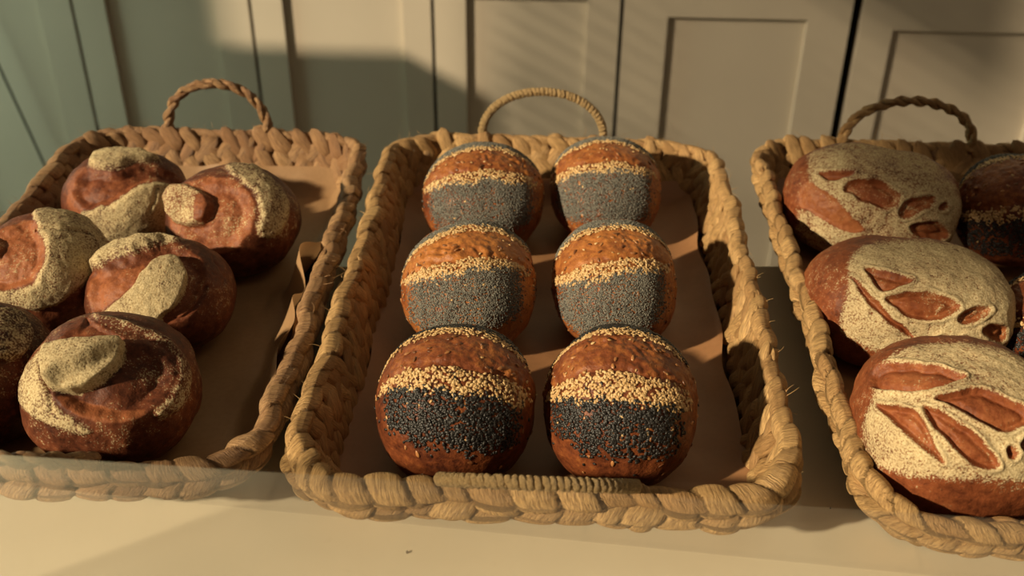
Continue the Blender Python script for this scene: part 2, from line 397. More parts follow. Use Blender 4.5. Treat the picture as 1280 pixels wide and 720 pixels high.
def make_basket(name, x0, x1, y0, y1, label, rot, straw, handle, hx_back, hx_front, seed, hh=0.072, fat=0.36, sc=1.0):
    r = np.random.default_rng(seed)
    cx, cy = (x0 + x1) / 2, (y0 + y1) / 2
    e = empty(name, (cx, cy, ZC), label, 'basket', 'woven bread baskets on the counter')
    e.rotation_euler = (0, 0, rot)
    ax, ay = (x1 - x0) / 2, (y1 - y0) / 2
    # wall position: t=0 at the base, 1 at the rim; front wall leans out most
    def ring(t, off=0.0):
        ins = 1 - t
        Q, T, Nn, ln = rrect(-ax + 0.009 + 0.016 * ins, ax - 0.009 - 0.016 * ins, -ay + 0.012 + 0.040 * ins, ay - 0.010 - 0.020 * ins, 0.055 - 0.012 * ins, lump=0.0016, seed=seed)
        return Q + Nn * off, T, Nn, ln
    zr = ZR - ZC
    def slope(i, Nn):  # outward lean of the wall per unit height
        fr = np.clip(-Nn[:, 1], 0, 1); return (0.016 + 0.027 * fr) / 0.05
    parts = []
    rows = [(0.30, 0), (0.64, 1)]
    for t, flip in rows:
        Q, T, Nn, ln = ring(t)
        k = int(ln / 0.0195); n = len(Q)
        for half, sg in ((0, 1), (1, -1)):
            idx = ((np.arange(k) + 0.5 * half + 0.5 * flip) / k * n + r.normal(0, 3.5, k)).astype(int) % n
            sl_ = slope(idx, Nn[idx])
            up = np.stack([Nn[idx, 0] * sl_, Nn[idx, 1] * sl_, np.ones(k)], 1); up /= np.linalg.norm(up, axis=1)[:, None]
            tg = np.stack([T[idx, 0], T[idx, 1], np.zeros(k)], 1)
            out = np.cross(tg, up); out /= np.linalg.norm(out, axis=1)[:, None]
            ang = rad(36) * sg + r.normal(0, 0.13, k)
            L = up * np.cos(ang)[:, None] + tg * np.sin(ang)[:, None]
            W = np.cross(out, L)
            cen = np.stack([Q[idx, 0], Q[idx, 1], 0.006 + t * (zr - 0.006) + r.normal(0, 0.001, k)], 1) + tg * (0.003 * sg) + up * (0.0045 * sg + 0.004 * np.clip(Nn[idx, 1], 0, 1)[:, None] + r.normal(0, 0.0012, (k, 1)))
            # both faces of the wall: one lobe layer inside, one outside
            for side in (1, -1):
                parts.append(lobes(cen + out * (0.0016 * side), L, W, out * side, r.normal(0.0340, 0.0026, k), r.normal(0.0155, 0.0022, k), r.normal(0.0074, 0.0010, k), r.random(k)))
    V, Fc, A = cat(parts)
    mk('woven_wall', V, Fc, straw, e, attrs=A)
    # core sheet behind the weave + base
    rg = []
    for t in np.linspace(0, 1, 6):
        Q, T, Nn, ln = ring(t); Q = Q[::10]
        rg.append(np.c_[Q, np.full(len(Q), 0.004 + t * (zr - 0.008))])
    m = len(rg[0])
    V = np.concatenate(rg); Fc = gridfaces(6, m).tolist() + [tuple(range(m))]
    o = mk('base', V, Fc, M['core'], e); md = o.modifiers.new('thick', 'SOLIDIFY'); md.thickness = 0.003; md.offset = 0
    # rim: thick plait laid round the top
    Q, T, Nn, ln = ring(1.0)
    n = len(Q); n2 = 1500; m2 = 30
    ii = (np.arange(n2) * n / n2).astype(int)
    sl = np.arange(n2) / n2 * ln
    nseg = int(ln / 0.0225)
    edges = np.r_[0, np.cumsum(r.uniform(0.65, 1.35, nseg))]; edges = edges / edges[-1] * ln
    th = np.linspace(0, 2 * PI, m2, endpoint=False)
    def rope_ring(rad_, cen, shear, stretch, jit, zoff=0.0):
        # wrapped rope: helical bands with pinched seams between them
        ph = (sl[:, None] + shear * (th[None, :] / (2 * PI) - 0.5)) % ln
        k = np.clip(np.searchsorted(edges, ph, side='right') - 1, 0, nseg - 1)
        f = (ph - edges[k]) / (edges[k + 1] - edges[k])
        rr = r.random(nseg); sz = 1 + jit * (rr - 0.5)
        bulge = 0.62 + 0.38 * np.clip(4 * f * (1 - f), 0, 1) ** 0.40 + 0.10 * (f - 0.5)
        rd = rad_ * sc * (1 + fat * front - 0.28 * backw) * sz[k] * bulge * (1 + 0.05 * np.sin(th[None, :] * 5 + rr[k] * 30) + 0.03 * np.sin(th[None, :] * 11 + rr[k] * 50))
        offn = np.cos(th)[None, :] * rd; offz = np.sin(th)[None, :] * rd * stretch
        P = np.stack([cen[:, 0][:, None] + Nn[ii, 0][:, None] * offn, cen[:, 1][:, None] + Nn[ii, 1][:, None] * offn, zoff + offz], -1)
        Fc = gridfaces(n2, m2); last = np.stack([np.r_[np.arange(m2)] + (n2 - 1) * m2, (np.arange(m2) + 1) % m2 + (n2 - 1) * m2, (np.arange(m2) + 1) % m2, np.arange(m2)], 1)
        acr = f * 2.2 + np.cos(th)[None, :] * 0.25; lng = np.sin(th[None, :]) * 1.0 + f * 0.4
        return P.reshape(-1, 3), np.concatenate([Fc, last]), dict(acr=acr.ravel(), lng=lng.ravel(), rnd=(0.15 + 0.85 * rr[k]).ravel())
    lump = 0.0012 * np.sin(sl * 110 + seed) + 0.0010 * np.sin(sl * 57 + 2 * seed)
    front = np.clip(-Nn[ii, 1], 0, 1)[:, None]; backw = np.clip(Nn[ii, 1], 0, 1)[:, None]
    c1 = Q[ii] + Nn[ii] * (0.0008 + lump)[:, None]
    parts = [rope_ring(0.0080, c1, 0.030, 0.95, 0.36, zr - 0.0050)]
    c2 = Q[ii] + Nn[ii] * (0.0030 - lump)[:, None]
    parts.append(rope_ring(0.0068, c2, -0.026, 1.0, 0.38, zr - 0.0150))
    V, Fc, A = cat(parts)
    o = mk('rim', V, Fc, straw, e, attrs=A)
    hv, hf, ha = [], [], []
    for _ in range(90):
        i = r.integers(n); p = np.array([Q[i, 0], Q[i, 1], zr + 0.004]); nn = np.array([Nn[i, 0], Nn[i, 1], 0.3])
        d = nn * r.normal(0.6, 0.5) + np.array([T[i, 0], T[i, 1], 0]) * r.normal(0, 1) + np.array([0, 0, r.normal(0.1, 0.5)])
        d /= np.linalg.norm(d); l = r.uniform(0.004, 0.011)
        q = p + nn * np.array([0.006, 0.006, 0]) - np.array([0, 0, 0.004])
        b = r.normal(0, 0.3, 3)
        path = np.array([q + d * l * s + b * l * s * s for s in np.linspace(0, 1, 5)])
        v, f = tube(path, np.linspace(0.00022, 0.00008, 5), 4)
        hv.append(v); hf.append(f + 20 * len(ha)); ha.append(1)
    hv = np.concatenate(hv)
    fb = mk('loose_fibre', hv, np.concatenate(hf), straw, o, attrs=dict(acr=np.zeros(len(hv)), lng=np.zeros(len(hv)), rnd=np.full(len(hv), 0.8)))
    fb['kind'] = 'stuff'
    # handles
    def arch(xa, xb, yb, h, lean, zb):
        a = np.linspace(0, PI, 160)
        xs = (xa + xb) / 2 - np.cos(a) * (xb - xa) / 2
        hz = np.sin(a) ** 0.85 * h
        return np.stack([xs, yb + hz * math.sin(lean), zb + hz * math.cos(lean)], 1)
    def rope(path, style, nm):
        T = np.gradient(path, axis=0); T /= np.linalg.norm(T, axis=1)[:, None]
        ds = np.r_[0, np.cumsum(np.linalg.norm(np.diff(path, axis=0), axis=1))]
        A_ = np.cross(T, [0.02, 1, 0.3]); A_ /= np.linalg.norm(A_, axis=1)[:, None]; B_ = np.cross(T, A_)
        pr = []
        if style == 'twist':
            kk = int(ds[-1] / 0.0085)
            for strand in (0, 1):
                sidx = (np.arange(kk) + 0.5) / kk * ds[-1]
                ii = np.clip(np.searchsorted(ds, sidx), 1, len(path) - 2)
                ph = sidx / 0.017 * PI + strand * PI
                rd = A_[ii] * np.cos(ph)[:, None] + B_[ii] * np.sin(ph)[:, None]
                sd = -A_[ii] * np.sin(ph)[:, None] + B_[ii] * np.cos(ph)[:, None]
                L = T[ii] * 0.86 + sd * 0.5; L /= np.linalg.norm(L, axis=1)[:, None]
                W = np.cross(rd, L)
                wdt = 1 + 0.35 * np.abs(np.linspace(-1, 1, kk)) ** 4
                pr.append(lobes(path[ii] + rd * 0.0017, L, W, rd, r.normal(0.0165, 0.001, kk), r.normal(0.0068, 0.0005, kk) * wdt, np.full(kk, 0.0056) * wdt, r.random(kk)))
        else:
            kk = int(ds[-1] / 0.0042)
            sidx = (np.arange(kk) + 0.5) / kk * ds[-1]
            ii = np.clip(np.searchsorted(ds, sidx), 1, len(path) - 2)
            for q in range(6):
                ph = q * PI / 3 + 0.0
                rd = A_[ii] * math.cos(ph) + B_[ii] * math.sin(ph); sd = np.cross(T[ii], rd)
                L = sd * 0.95 + T[ii] * 0.3; L /= np.linalg.norm(L, axis=1)[:, None]; W = np.cross(rd, L)
                pr.append(lobes(path[ii] + rd * 0.0017 + T[ii] * (q * 0.0042 / 6), L, W, rd, np.full(kk, 0.0060), np.full(kk, 0.0050), np.full(kk, 0.0048), r.random(kk) * 0.5 + 0.4))
        V, Fc, A = cat(pr)
        return mk(nm, V, Fc, straw if style == 'twist' else M['cane'], e, attrs=A)
    rope(arch(hx_back[0] - cx, hx_back[1] - cx, ay - 0.010, hh, 0.12, zr - 0.004), handle, 'handle')
    rope(arch(hx_front[0] - cx, hx_front[1] - cx, -ay + 0.012, 0.048, -0.84, zr + 0.0055), handle, 'handle')
    return e
make_basket('bread_basket', -0.500, -0.181, 0.505, 1.060, 'brown plaited basket at the left holding floured swirl rolls', rad(0.5), M['straw_dark'], 'twist', (-0.403, -0.296), (-0.400, -0.290), 11, hh=0.054, fat=0.2)
make_basket('bread_basket', -0.171, 0.180, 0.500, 1.064, 'golden plaited basket in the middle holding six seed-striped rolls', rad(-0.3), M['straw'], 'wrap', (-0.072, 0.057), (-0.060, 0.062), 23, hh=0.052)
make_basket('bread_basket', 0.207, 0.560, 0.480, 1.072, 'plaited basket at the right holding floured leaf-cut loaves', rad(0.0), M['straw'], 'twist', (0.311, 0.446), (0.33, 0.45), 37, hh=0.048, fat=0.05, sc=0.92)

# ------------------------------------------------------------------ parchment liners
FZ = 0.9075
def liner(x0, x1, y0, y1, up, label, seed, fold=None, nx=110, ny=170):
    """up = (left, right, front, back) rise of each margin in metres, climbing the basket walls"""
    xs = np.linspace(x0, x1, nx); ys = np.linspace(y0, y1, ny)
    X, Y = np.meshgrid(xs, ys, indexing='ij')
    def climb(d, h, wd): return h * np.clip(1 - d / wd, 0, 1) ** 1.6
    Z = np.full_like(X, FZ)
    wig = 0.006 * np.sin(Y * 31 + seed) + 0.004 * np.sin(Y * 67 + 2 * seed)
    wx = 0.006 * np.sin(X * 37 + seed) + 0.004 * np.sin(X * 71 + seed)
    Z = Z + np.maximum.reduce([climb(X - x0 + wig * 0.4, up[0], 0.030), climb(x1 - X + wig * 0.4, up[1], 0.030), climb(Y - y0 + wx * 0.4, up[2], 0.040), climb(y1 - Y + wx * 0.4, up[3], 0.028)])
    nz = np.array([mnoise.noise(Vector((x * 14, y * 14, seed))) + 0.5 * mnoise.noise(Vector((x * 40, y * 40, seed + 3))) for x, y in zip(X.ravel(), Y.ravel())]).reshape(X.shape)
    Z = Z + (nz + 0.9) * 0.0016
    XX = X + wig * 0.35 * (np.clip(1 - (X - x0) / 0.03, 0, 1) - np.clip(1 - (x1 - X) / 0.03, 0, 1))
    if fold:
        for fy, amp, wd in fold:
            g = np.exp(-((Y - fy) / wd) ** 2) * np.clip(1 - (x1 - X) / 0.05, 0, 1)
            Z += amp * g; XX -= 0.9 * amp * g
    V = np.stack([XX, Y, Z], -1).reshape(-1, 3)
    o = mk('parchment_liner', V, gridfaces(nx, ny, False), M['paper_tan'] if seed == 3.3 else M['paper'])
    return tag(o, label, 'baking paper')
liner(-0.476, -0.197, 0.546, 1.028, (0.006, 0.044, 0.016, 0.024), 'creased brown baking paper under the floured swirl rolls', 3.3, fold=[(0.80, 0.016, 0.022), (0.735, 0.008, 0.020), (0.66, 0.005, 0.03)])
liner(-0.144, 0.150, 0.544, 1.026, (0.004, 0.010, 0.022, 0.018), 'brown baking paper under the six seed-striped rolls', 5.1)
liner(0.234, 0.526, 0.532, 1.036, (0.006, 0.006, 0.012, 0.02), 'brown baking paper under the floured leaf-cut loaves', 7.7)

# ------------------------------------------------------------------ bread
def pfield(px, py, poly):
    """signed distance (positive inside) of points to a closed polygon"""
    P = np.array(poly, float); n = len(P)
    d2 = np.full(px.shape, 1e12); ins = np.zeros(px.shape, bool)
    for i in range(n):
        a, b = P[i], P[(i + 1) % n]; e_ = b - a
        wx, wy = px - a[0], py - a[1]
        t = np.clip((wx * e_[0] + wy * e_[1]) / (e_ @ e_ + 1e-9), 0, 1)
        d2 = np.minimum(d2, (wx - t * e_[0]) ** 2 + (wy - t * e_[1]) ** 2)
        c = ((a[1] > py) != (b[1] > py)) & (px < (b[0] - a[0]) * (py - a[1]) / (b[1] - a[1] + 1e-12) + a[0])
        ins ^= c
    return np.where(ins, 1, -1) * np.sqrt(d2)
def smooth_poly(poly, it=2):
    P = np.array(poly, float)
    for _ in range(it):
        Q = np.roll(P, -1, 0); P = np.stack([0.75 * P + 0.25 * Q, 0.25 * P + 0.75 * Q], 1).reshape(-1, 2)
    return P
class Bread:
    """ellipsoidal loaf: local mesh, plus a score pattern drawn on the face turned to the shop front"""
    def __init__(s, cpx, cpy, a, b, c, res=(170, 230), p=2.2, rot=0.0, seed=1.0, lump=0.0022, zc=None):
        s.cpx, s.cpy = cpx, cpy
        zc = zc if zc else FZ + 0.0025 + 0.90 * c
        s.P = atz(cpx, cpy, zc); s.w = CAM - s.P; dist = np.linalg.norm(s.w); s.w = s.w / dist
        s.sc = (s.P - CAM) @ fw / F
        s.s = RT - s.w * (RT @ s.w); s.s /= np.linalg.norm(s.s); s.t = np.cross(s.w, s.s)
        s.a, s.b, s.c = a, b, c
        nphi, nth = res
        ph = np.linspace(0.001, PI - 0.001, nphi)[:, None]; th = np.linspace(0, 2 * PI, nth, endpoint=False)[None, :]
        d = np.stack([np.sin(ph) * np.cos(th), np.sin(ph) * np.sin(th), np.cos(ph) * np.ones_like(th)], -1).reshape(-1, 3)
        q = (np.abs(d) ** p).sum(1) ** (-1 / p)
        U = d * q[:, None]
        R_ = np.array([[math.cos(rot), -math.sin(rot)], [math.sin(rot), math.cos(rot)]])
        V = U * [a, b, c]
        V[:, :2] = V[:, :2] @ R_.T
        # flattened, slightly bellied underside
        lim = -0.90 * c
        lo = V[:, 2] < lim * 0.80
        V[lo, 2] = lim * 0.80 + (V[lo, 2] - lim * 0.80) * 0.5
        V[:, 2] = np.maximum(V[:, 2], lim)
        Nr = V / np.array([a, b, c]) ** 2; Nr /= np.linalg.norm(Nr, axis=1)[:, None]
        nz = np.array([mnoise.noise(Vector(v * 22 + seed * 7)) + 0.45 * mnoise.noise(Vector(v * 55 + seed)) for v in V])
        keep = sm(V[:, 2], lim, lim * 0.6)
        s.V = V + Nr * (nz * lump * (0.3 + 0.7 * keep))[:, None]; s.N = Nr
        s.keep = keep; s.seed = seed
        s.F = gridfaces(nphi, nth)[:, ::-1]
        s.caps = [tuple(range(nth)), tuple(range((nphi - 1) * nth, nphi * nth))[::-1]]
        s.res = res
        s.disp = np.zeros(len(V)); s.flour = np.zeros(len(V)); s.tone = np.full(len(V), 0.45)
        s.X = s.cpx + (V @ s.s) / s.sc; s.Y = s.cpy - (V @ s.t) / s.sc
        s.face = sm(Nr @ s.w, -0.08, 0.12)
        fz = np.array([mnoise.noise(Vector(v * 120 + seed * 3)) for v in V])
        s.X = s.X + fz * 2.2; s.Y = s.Y + np.roll(fz, 977) * 2.2
    def poly(s, pts, flour=None, h=0.0, soft=3.0, tone=None, ramp=4.0, fsoft=None):
        d = pfield(s.X, s.Y, smooth_poly(pts))
        m = sm(d, -soft / 2, soft / 2) * s.face
        if flour is not None:
            fs = fsoft or (9.0 if flour > 0.3 else soft)
            mf = sm(d, -fs / 2, fs / 2) * s.face
            s.flour = s.flour * (1 - mf) + flour * mf
        if tone is not None: s.tone = s.tone * (1 - m) + tone * m
        if h: s.disp += 1.35 * h * sm(d, -1.0, ramp) * s.face
        return s
    def line(s, pts, wd, depth):
        P = np.array(pts, float); d2 = np.full(s.X.shape, 1e12)
        for a, b in zip(P, P[1:]):
            e_ = b - a; wx, wy = s.X - a[0], s.Y - a[1]
            t = np.clip((wx * e_[0] + wy * e_[1]) / (e_ @ e_), 0, 1)
            d2 = np.minimum(d2, (wx - t * e_[0]) ** 2 + (wy - t * e_[1]) ** 2)
        s.disp -= depth * np.exp(-d2 / wd ** 2) * s.face
        return s
    def dust(s, amt, scale=30):
        # loose flour that drifted over the crust
        q = np.array([mnoise.noise(Vector(v * scale + s.seed * 5)) for v in s.V])
        s.flour = np.maximum(s.flour, amt * np.clip(0.75 + q * 1.1, 0, 1.2) * sm(s.N[:, 2], -0.45, 0.35)); return s
    def mesh(s, name, mat, label=None, cat_=None, group=None, parent=None):
        rr = np.array([mnoise.noise(Vector(v * 230 + s.seed)) for v in s.V]); s.disp = s.disp + rr * (0.00030 * (0.6 + s.flour) + 0.0009 * np.clip(s.tone - 0.5, 0, 1)) + np.array([mnoise.noise(Vector(v * 95 + s.seed)) for v in s.V]) * 0.0006
        V = s.V + s.N * s.disp[:, None]
        nphi, nth = s.res
        top, bot = V[:nth].mean(0), V[-nth:].mean(0)
        V = np.concatenate([V, [top, bot]]); it, ib = len(V) - 2, len(V) - 1
        j = np.arange(nth); j2 = (j + 1) % nth
        capt = np.stack([j, j2, np.full(nth, it), np.full(nth, it)], 1)
        me_f = [tuple(f) for f in s.F]
        tri = [(int(a), int(b), it) for a, b in zip(j, j2)] + [(int((nphi - 1) * nth + b), int((nphi - 1) * nth + a), ib) for a, b in zip(j, j2)]
        at = dict(flour=np.r_[s.flour, s.flour[0], 0], tone=np.r_[s.tone, s.tone[0], 0.4])
        o = mk(name, V, me_f + tri, mat, parent, attrs=at)
        if parent is None:
            o.location = s.P; tag(o, label, cat_, group)
        return o

# ---- floured swirl rolls in the left basket
G1 = 'floured swirl rolls in the left basket'
def swirl(*a, **k): return Bread(*a, p=2.15, **k)
SW = M['crust_swirl']
CR = 'bread roll'
b = swirl(158, 247, .0585, .056, .043, seed=1.1)
b.flour[:] = 0.12
b.poly([(88, 240), (100, 215), (115, 205), (108, 262), (112, 290), (95, 270)], flour=0.02, tone=0.75)
b.poly([(104, 262), (135, 257), (155, 246), (172, 232), (190, 227), (210, 229), (222, 250), (215, 285), (180, 304), (130, 302), (106, 285)], flour=0.80, h=0.0035, ramp=7, fsoft=6)
b.poly([(112, 211), (140, 218), (158, 212), (172, 207), (200, 208), (222, 222), (228, 240), (215, 238), (207, 229), (190, 226), (172, 231), (155, 245), (135, 256), (108, 262), (96, 245), (102, 222)], flour=0.0, h=-0.0045, tone=0.62, ramp=8)
b.poly([(112, 205), (124, 191), (150, 185), (180, 190), (205, 203), (188, 206), (168, 206), (156, 212), (140, 217), (120, 213)], flour=0.85, h=0.005, ramp=6)
b.line([(191, 238), (188, 252), (180, 265)], 1.3, 0.003)
b.dust(0.22)
b.mesh('bread_roll', SW, 'swirl roll with grey flour and short vertical crack, back left of left basket', CR, G1)
b = swirl(293, 276, .0600, .058, .049, seed=2.3)
b.flour[:] = 0.06; b.tone[:] = 0.40
b.poly([(280, 208), (300, 203), (322, 205), (340, 222), (355, 240), (360, 265), (350, 290), (332, 300), (316, 292), (322, 265), (316, 246), (303, 231), (288, 224)], flour=0.66, h=0.003, ramp=6, fsoft=8)
b.poly([(226, 240), (240, 228), (262, 222), (285, 222), (301, 231), (314, 246), (319, 264), (313, 287), (300, 304), (285, 314), (262, 315), (238, 308), (221, 293), (215, 270)], flour=0.0, h=-0.006, tone=0.85, ramp=16)
b.poly([(213, 245), (224, 233), (242, 231), (260, 237), (268, 252), (264, 270), (252, 282), (236, 286), (221, 280), (213, 264)], flour=0.66, h=0.0065, tone=0.7, ramp=7)
b.poly([(252, 238), (264, 244), (268, 256), (263, 271), (250, 279), (244, 262)], flour=0.15, tone=0.75)
b.dust(0.34)
b.mesh('bread_roll', SW, 'swirl roll with round floured knob in a bare red ring, back right of left basket', CR, G1)
b = swirl(57, 342, .0540, .056, .050, seed=3.7)
b.flour[:] = 0.15; b.tone[:] = 0.5
b.poly([(42, 262), (75, 260), (104, 266), (128, 298), (133, 320), (112, 346), (92, 360), (72, 380), (48, 388), (18, 380), (-12, 372), (-8, 357), (30, 362), (46, 350), (55, 327), (57, 306), (47, 290), (42, 275)], flour=0.78, h=0.003, ramp=6, fsoft=6)
b.poly([(8, 288), (42, 272), (48, 290), (57, 306), (56, 326), (46, 348), (30, 359), (0, 364), (-20, 345), (-15, 305)], flour=0.08, h=-0.004, tone=0.95, ramp=9)
b.poly([(-20, 296), (4, 298), (10, 308), (6, 322), (-6, 330), (-20, 326)], flour=0.8, h=0.006, ramp=5)
b.line([(47, 290), (75, 291), (103, 295)], 1.4, 0.0035)
b.dust(0.3)
b.mesh('bread_roll', SW, 'swirl roll cut by the left picture edge, middle of the left row of floured rolls', CR, G1)
b = swirl(202, 370, .0590, .056, .046, seed=4.2)
b.flour[:] = 0.03; b.tone[:] = 0.42
b.poly([(117, 342), (135, 336), (146, 326), (165, 321), (185, 312), (200, 306), (222, 307), (242, 318), (253, 335), (254, 352), (247, 374), (232, 390), (215, 402), (195, 408), (150, 395), (126, 394), (119, 372)], flour=0.0, h=-0.0045, tone=0.55, ramp=8)
b.poly([(119, 345), (140, 336), (165, 330), (185, 325), (176, 345), (160, 362), (140, 378), (125, 390), (117, 370)], flour=0.02, tone=0.9)
b.poly([(126, 392), (150, 373), (168, 354), (182, 330), (198, 317), (214, 314), (229, 324), (236, 345), (231, 366), (218, 386), (198, 403), (214, 409), (212, 420), (190, 414), (165, 400), (140, 396)], flour=0.95, h=0.006, ramp=7)
b.poly([(114, 342), (128, 320), (150, 305), (185, 298), (214, 298), (226, 306), (200, 306), (183, 314), (165, 322), (145, 325), (134, 337)], flour=0.85, h=0.0055, ramp=6)
b.line([(262, 322), (276, 345), (274, 372), (262, 388)], 1.6, 0.0012)
b.line([(198, 404), (225, 396), (245, 380), (254, 358)], 1.8, 0.0025)
b.dust(0.24)
b.mesh('bread_roll', SW, 'swirl roll with a broad pale flour tongue, middle of the right row of floured rolls', CR, G1)
b = swirl(141, 487, .0605, .060, .053, res=(220, 300), seed=5.9)
b.flour[:] = 0.10; b.tone[:] = 0.45
b.poly([(70, 434), (52, 443), (38, 462), (32, 488), (40, 508), (58, 522), (80, 533), (104, 540), (125, 538), (110, 524), (86, 512), (73, 495), (66, 475), (62, 456)], flour=0.78, h=0.001, fsoft=12)
b.poly([(110, 392), (135, 396), (168, 406), (197, 419), (218, 439), (233, 466), (231, 495), (216, 512), (196, 522), (180, 520), (205, 492), (211, 466), (205, 446), (190, 431), (165, 417), (135, 411), (116, 404)], flour=0.50, h=0.0025, ramp=7, fsoft=9)
b.poly([(150, 430), (172, 430), (193, 438), (209, 456), (210, 479), (197, 502), (176, 519), (150, 526), (120, 523), (93, 512), (75, 494), (70, 470)], flour=0.02, h=-0.0065, tone=0.32, ramp=15)
b.poly([(76, 493), (95, 497), (125, 508), (155, 514), (180, 510), (176, 519), (150, 527), (120, 524), (93, 513)], flour=0.05, tone=0.85)
b.poly([(108, 396), (118, 408), (142, 418), (158, 428), (110, 431), (72, 434), (85, 424), (103, 412)], flour=0.0, h=-0.002, tone=0.6)
b.poly([(64, 440), (80, 432), (110, 430), (140, 425), (153, 428), (157, 441), (147, 460), (127, 480), (105, 491), (85, 493), (71, 486), (64, 468)], flour=0.97, h=0.0085, ramp=9)
b.line([(66, 448), (64, 465), (72, 488), (75, 512)], 1.4, 0.0025)
b.dust(0.34)
b.mesh('bread_roll', SW, 'largest swirl roll with a yellowish floured crest, nearest the camera in the left basket', CR, G1)
b = swirl(-12, 468, .0450, .054, .050, seed=6.5)
b.flour[:] = 0.0; b.tone[:] = 0.25
b.poly([(0, 378), (20, 388), (45, 405), (62, 425), (60, 440), (45, 430), (25, 405), (0, 392)], flour=0.35, h=0.001, fsoft=6)
b.poly([(-30, 400), (0, 394), (10, 390), (26, 404), (31, 425), (23, 449), (5, 456), (-18, 450), (-30, 425)], flour=0.55, h=0.006, ramp=6)
b.dust(0.26)
b.mesh('bread_roll', SW, 'dark swirl roll cut by the left picture edge, lowest at the far left', CR, G1)

# ---- leaf-cut loaves in the right basket
G3 = 'leaf-cut loaves in the right basket'
LFM = M['crust_loaf']
def loaf(cpx, cpy, a, b_, c, flour, cuts, bare, label, seed, rot=0.0, p=2.5, fl=0.90):
    b = Bread(cpx, cpy, a, b_, c, res=(250, 380), p=p, rot=rot, seed=seed, lump=0.0026)
    b.flour[:] = 0.05; b.tone[:] = 0.5
    b.poly(flour, flour=fl, fsoft=18)
    for q in bare: b.poly(q, flour=0.05, h=-0.001, tone=0.9)
    for q in cuts:
        b.poly(q, flour=0.10, tone=0.62, fsoft=2.5)
        d = pfield(b.X, b.Y, smooth_poly(q))
        b.disp += (-0.0050 * sm(d, -1.0, 4.5) + 0.0022 * sm(d, 3, 12) + 0.0014 * np.exp(-((d + 2.5) / 2.4) ** 2)) * b.face
    b.dust(0.26)
    b.mesh('bread_loaf', LFM, label, 'bread loaf', G3)
loaf(1086, 254, .081, .060, .051,
     [(1008, 195), (1035, 180), (1080, 174), (1130, 180), (1165, 200), (1188, 235), (1195, 265), (1190, 295), (1170, 308), (1140, 312), (1105, 312), (1075, 320), (1045, 330), (1020, 318), (1003, 300), (999, 280), (1002, 258), (1018, 262), (1015, 220)],
     [[(1023, 215), (1045, 215), (1076, 217), (1055, 226), (1040, 227)], [(1054, 236), (1068, 227), (1090, 226), (1106, 230), (1124, 243), (1116, 258), (1107, 262), (1085, 254), (1068, 246)],
      [(1118, 268), (1125, 252), (1140, 246), (1162, 245), (1159, 256), (1142, 266), (1130, 272)], [(1127, 281), (1150, 277), (1167, 276), (1180, 288), (1170, 299), (1148, 297)], [(1162, 260), (1172, 251), (1178, 256), (1172, 264)]],
     [[(999, 256), (1012, 222), (1030, 238), (1048, 248), (1066, 268), (1084, 288), (1070, 290), (1045, 281), (1020, 265)]],
     'leaf-cut loaf with brown-toned flour, farthest back in the right basket', 11.3, rot=-0.22, fl=0.74)
loaf(1132, 380, .083, .060, .049,
     [(1066, 322), (1085, 304), (1120, 297), (1170, 300), (1222, 308), (1250, 325), (1262, 350), (1262, 390), (1255, 418), (1235, 442), (1200, 450), (1150, 445), (1110, 438), (1080, 430), (1060, 418), (1053, 400), (1062, 375), (1068, 350)],
     [[(1083, 335), (1110, 343), (1146, 352), (1125, 361), (1105, 368), (1094, 352)], [(1068, 344), (1080, 355), (1096, 371), (1112, 391), (1148, 422), (1130, 416), (1105, 396), (1084, 371)],
      [(1106, 372), (1135, 366), (1165, 367), (1194, 379), (1182, 393), (1160, 400), (1140, 397), (1120, 386)], [(1186, 397), (1195, 387), (1213, 383), (1229, 384), (1216, 398), (1200, 404), (1190, 403)],
      [(1213, 410), (1225, 404), (1240, 404), (1248, 412), (1238, 427), (1222, 420)], [(1163, 418), (1175, 415), (1188, 423), (1186, 431), (1172, 431)], [(1189, 419), (1200, 416), (1227, 430), (1210, 436), (1195, 431)]],
     [], 'leaf-cut loaf with even pale flour, between the other two in the right basket', 12.9, rot=-0.10)
loaf(1192, 538, .0670, .066, .057,
     [(1116, 455), (1140, 433), (1175, 426), (1215, 427), (1258, 438), (1290, 460), (1312, 500), (1312, 570), (1290, 600), (1240, 594), (1170, 595), (1130, 590), (1092, 577), (1088, 545), (1091, 518), (1098, 506), (1103, 490), (1107, 470)],
     [[(1100, 466), (1118, 456), (1160, 456), (1190, 464), (1214, 475), (1190, 484), (1160, 492), (1130, 491), (1100, 488)], [(1102, 505), (1130, 509), (1152, 514), (1163, 530), (1171, 555), (1184, 579), (1165, 566), (1144, 545), (1124, 525)],
      [(1154, 507), (1176, 514), (1201, 530), (1221, 550), (1239, 572), (1236, 583), (1214, 580), (1193, 560), (1173, 535)], [(1167, 500), (1195, 494), (1225, 488), (1251, 501), (1278, 518), (1271, 531), (1250, 543), (1224, 531), (1198, 513)],
      [(1258, 554), (1280, 538), (1302, 533), (1307, 555), (1285, 567), (1265, 562)], [(1246, 556), (1255, 554), (1260, 568), (1250, 572)]],
     [], 'leaf-cut loaf with bright bold cuts, nearest the camera in the right basket', 13.4, rot=0.0, p=2.6)

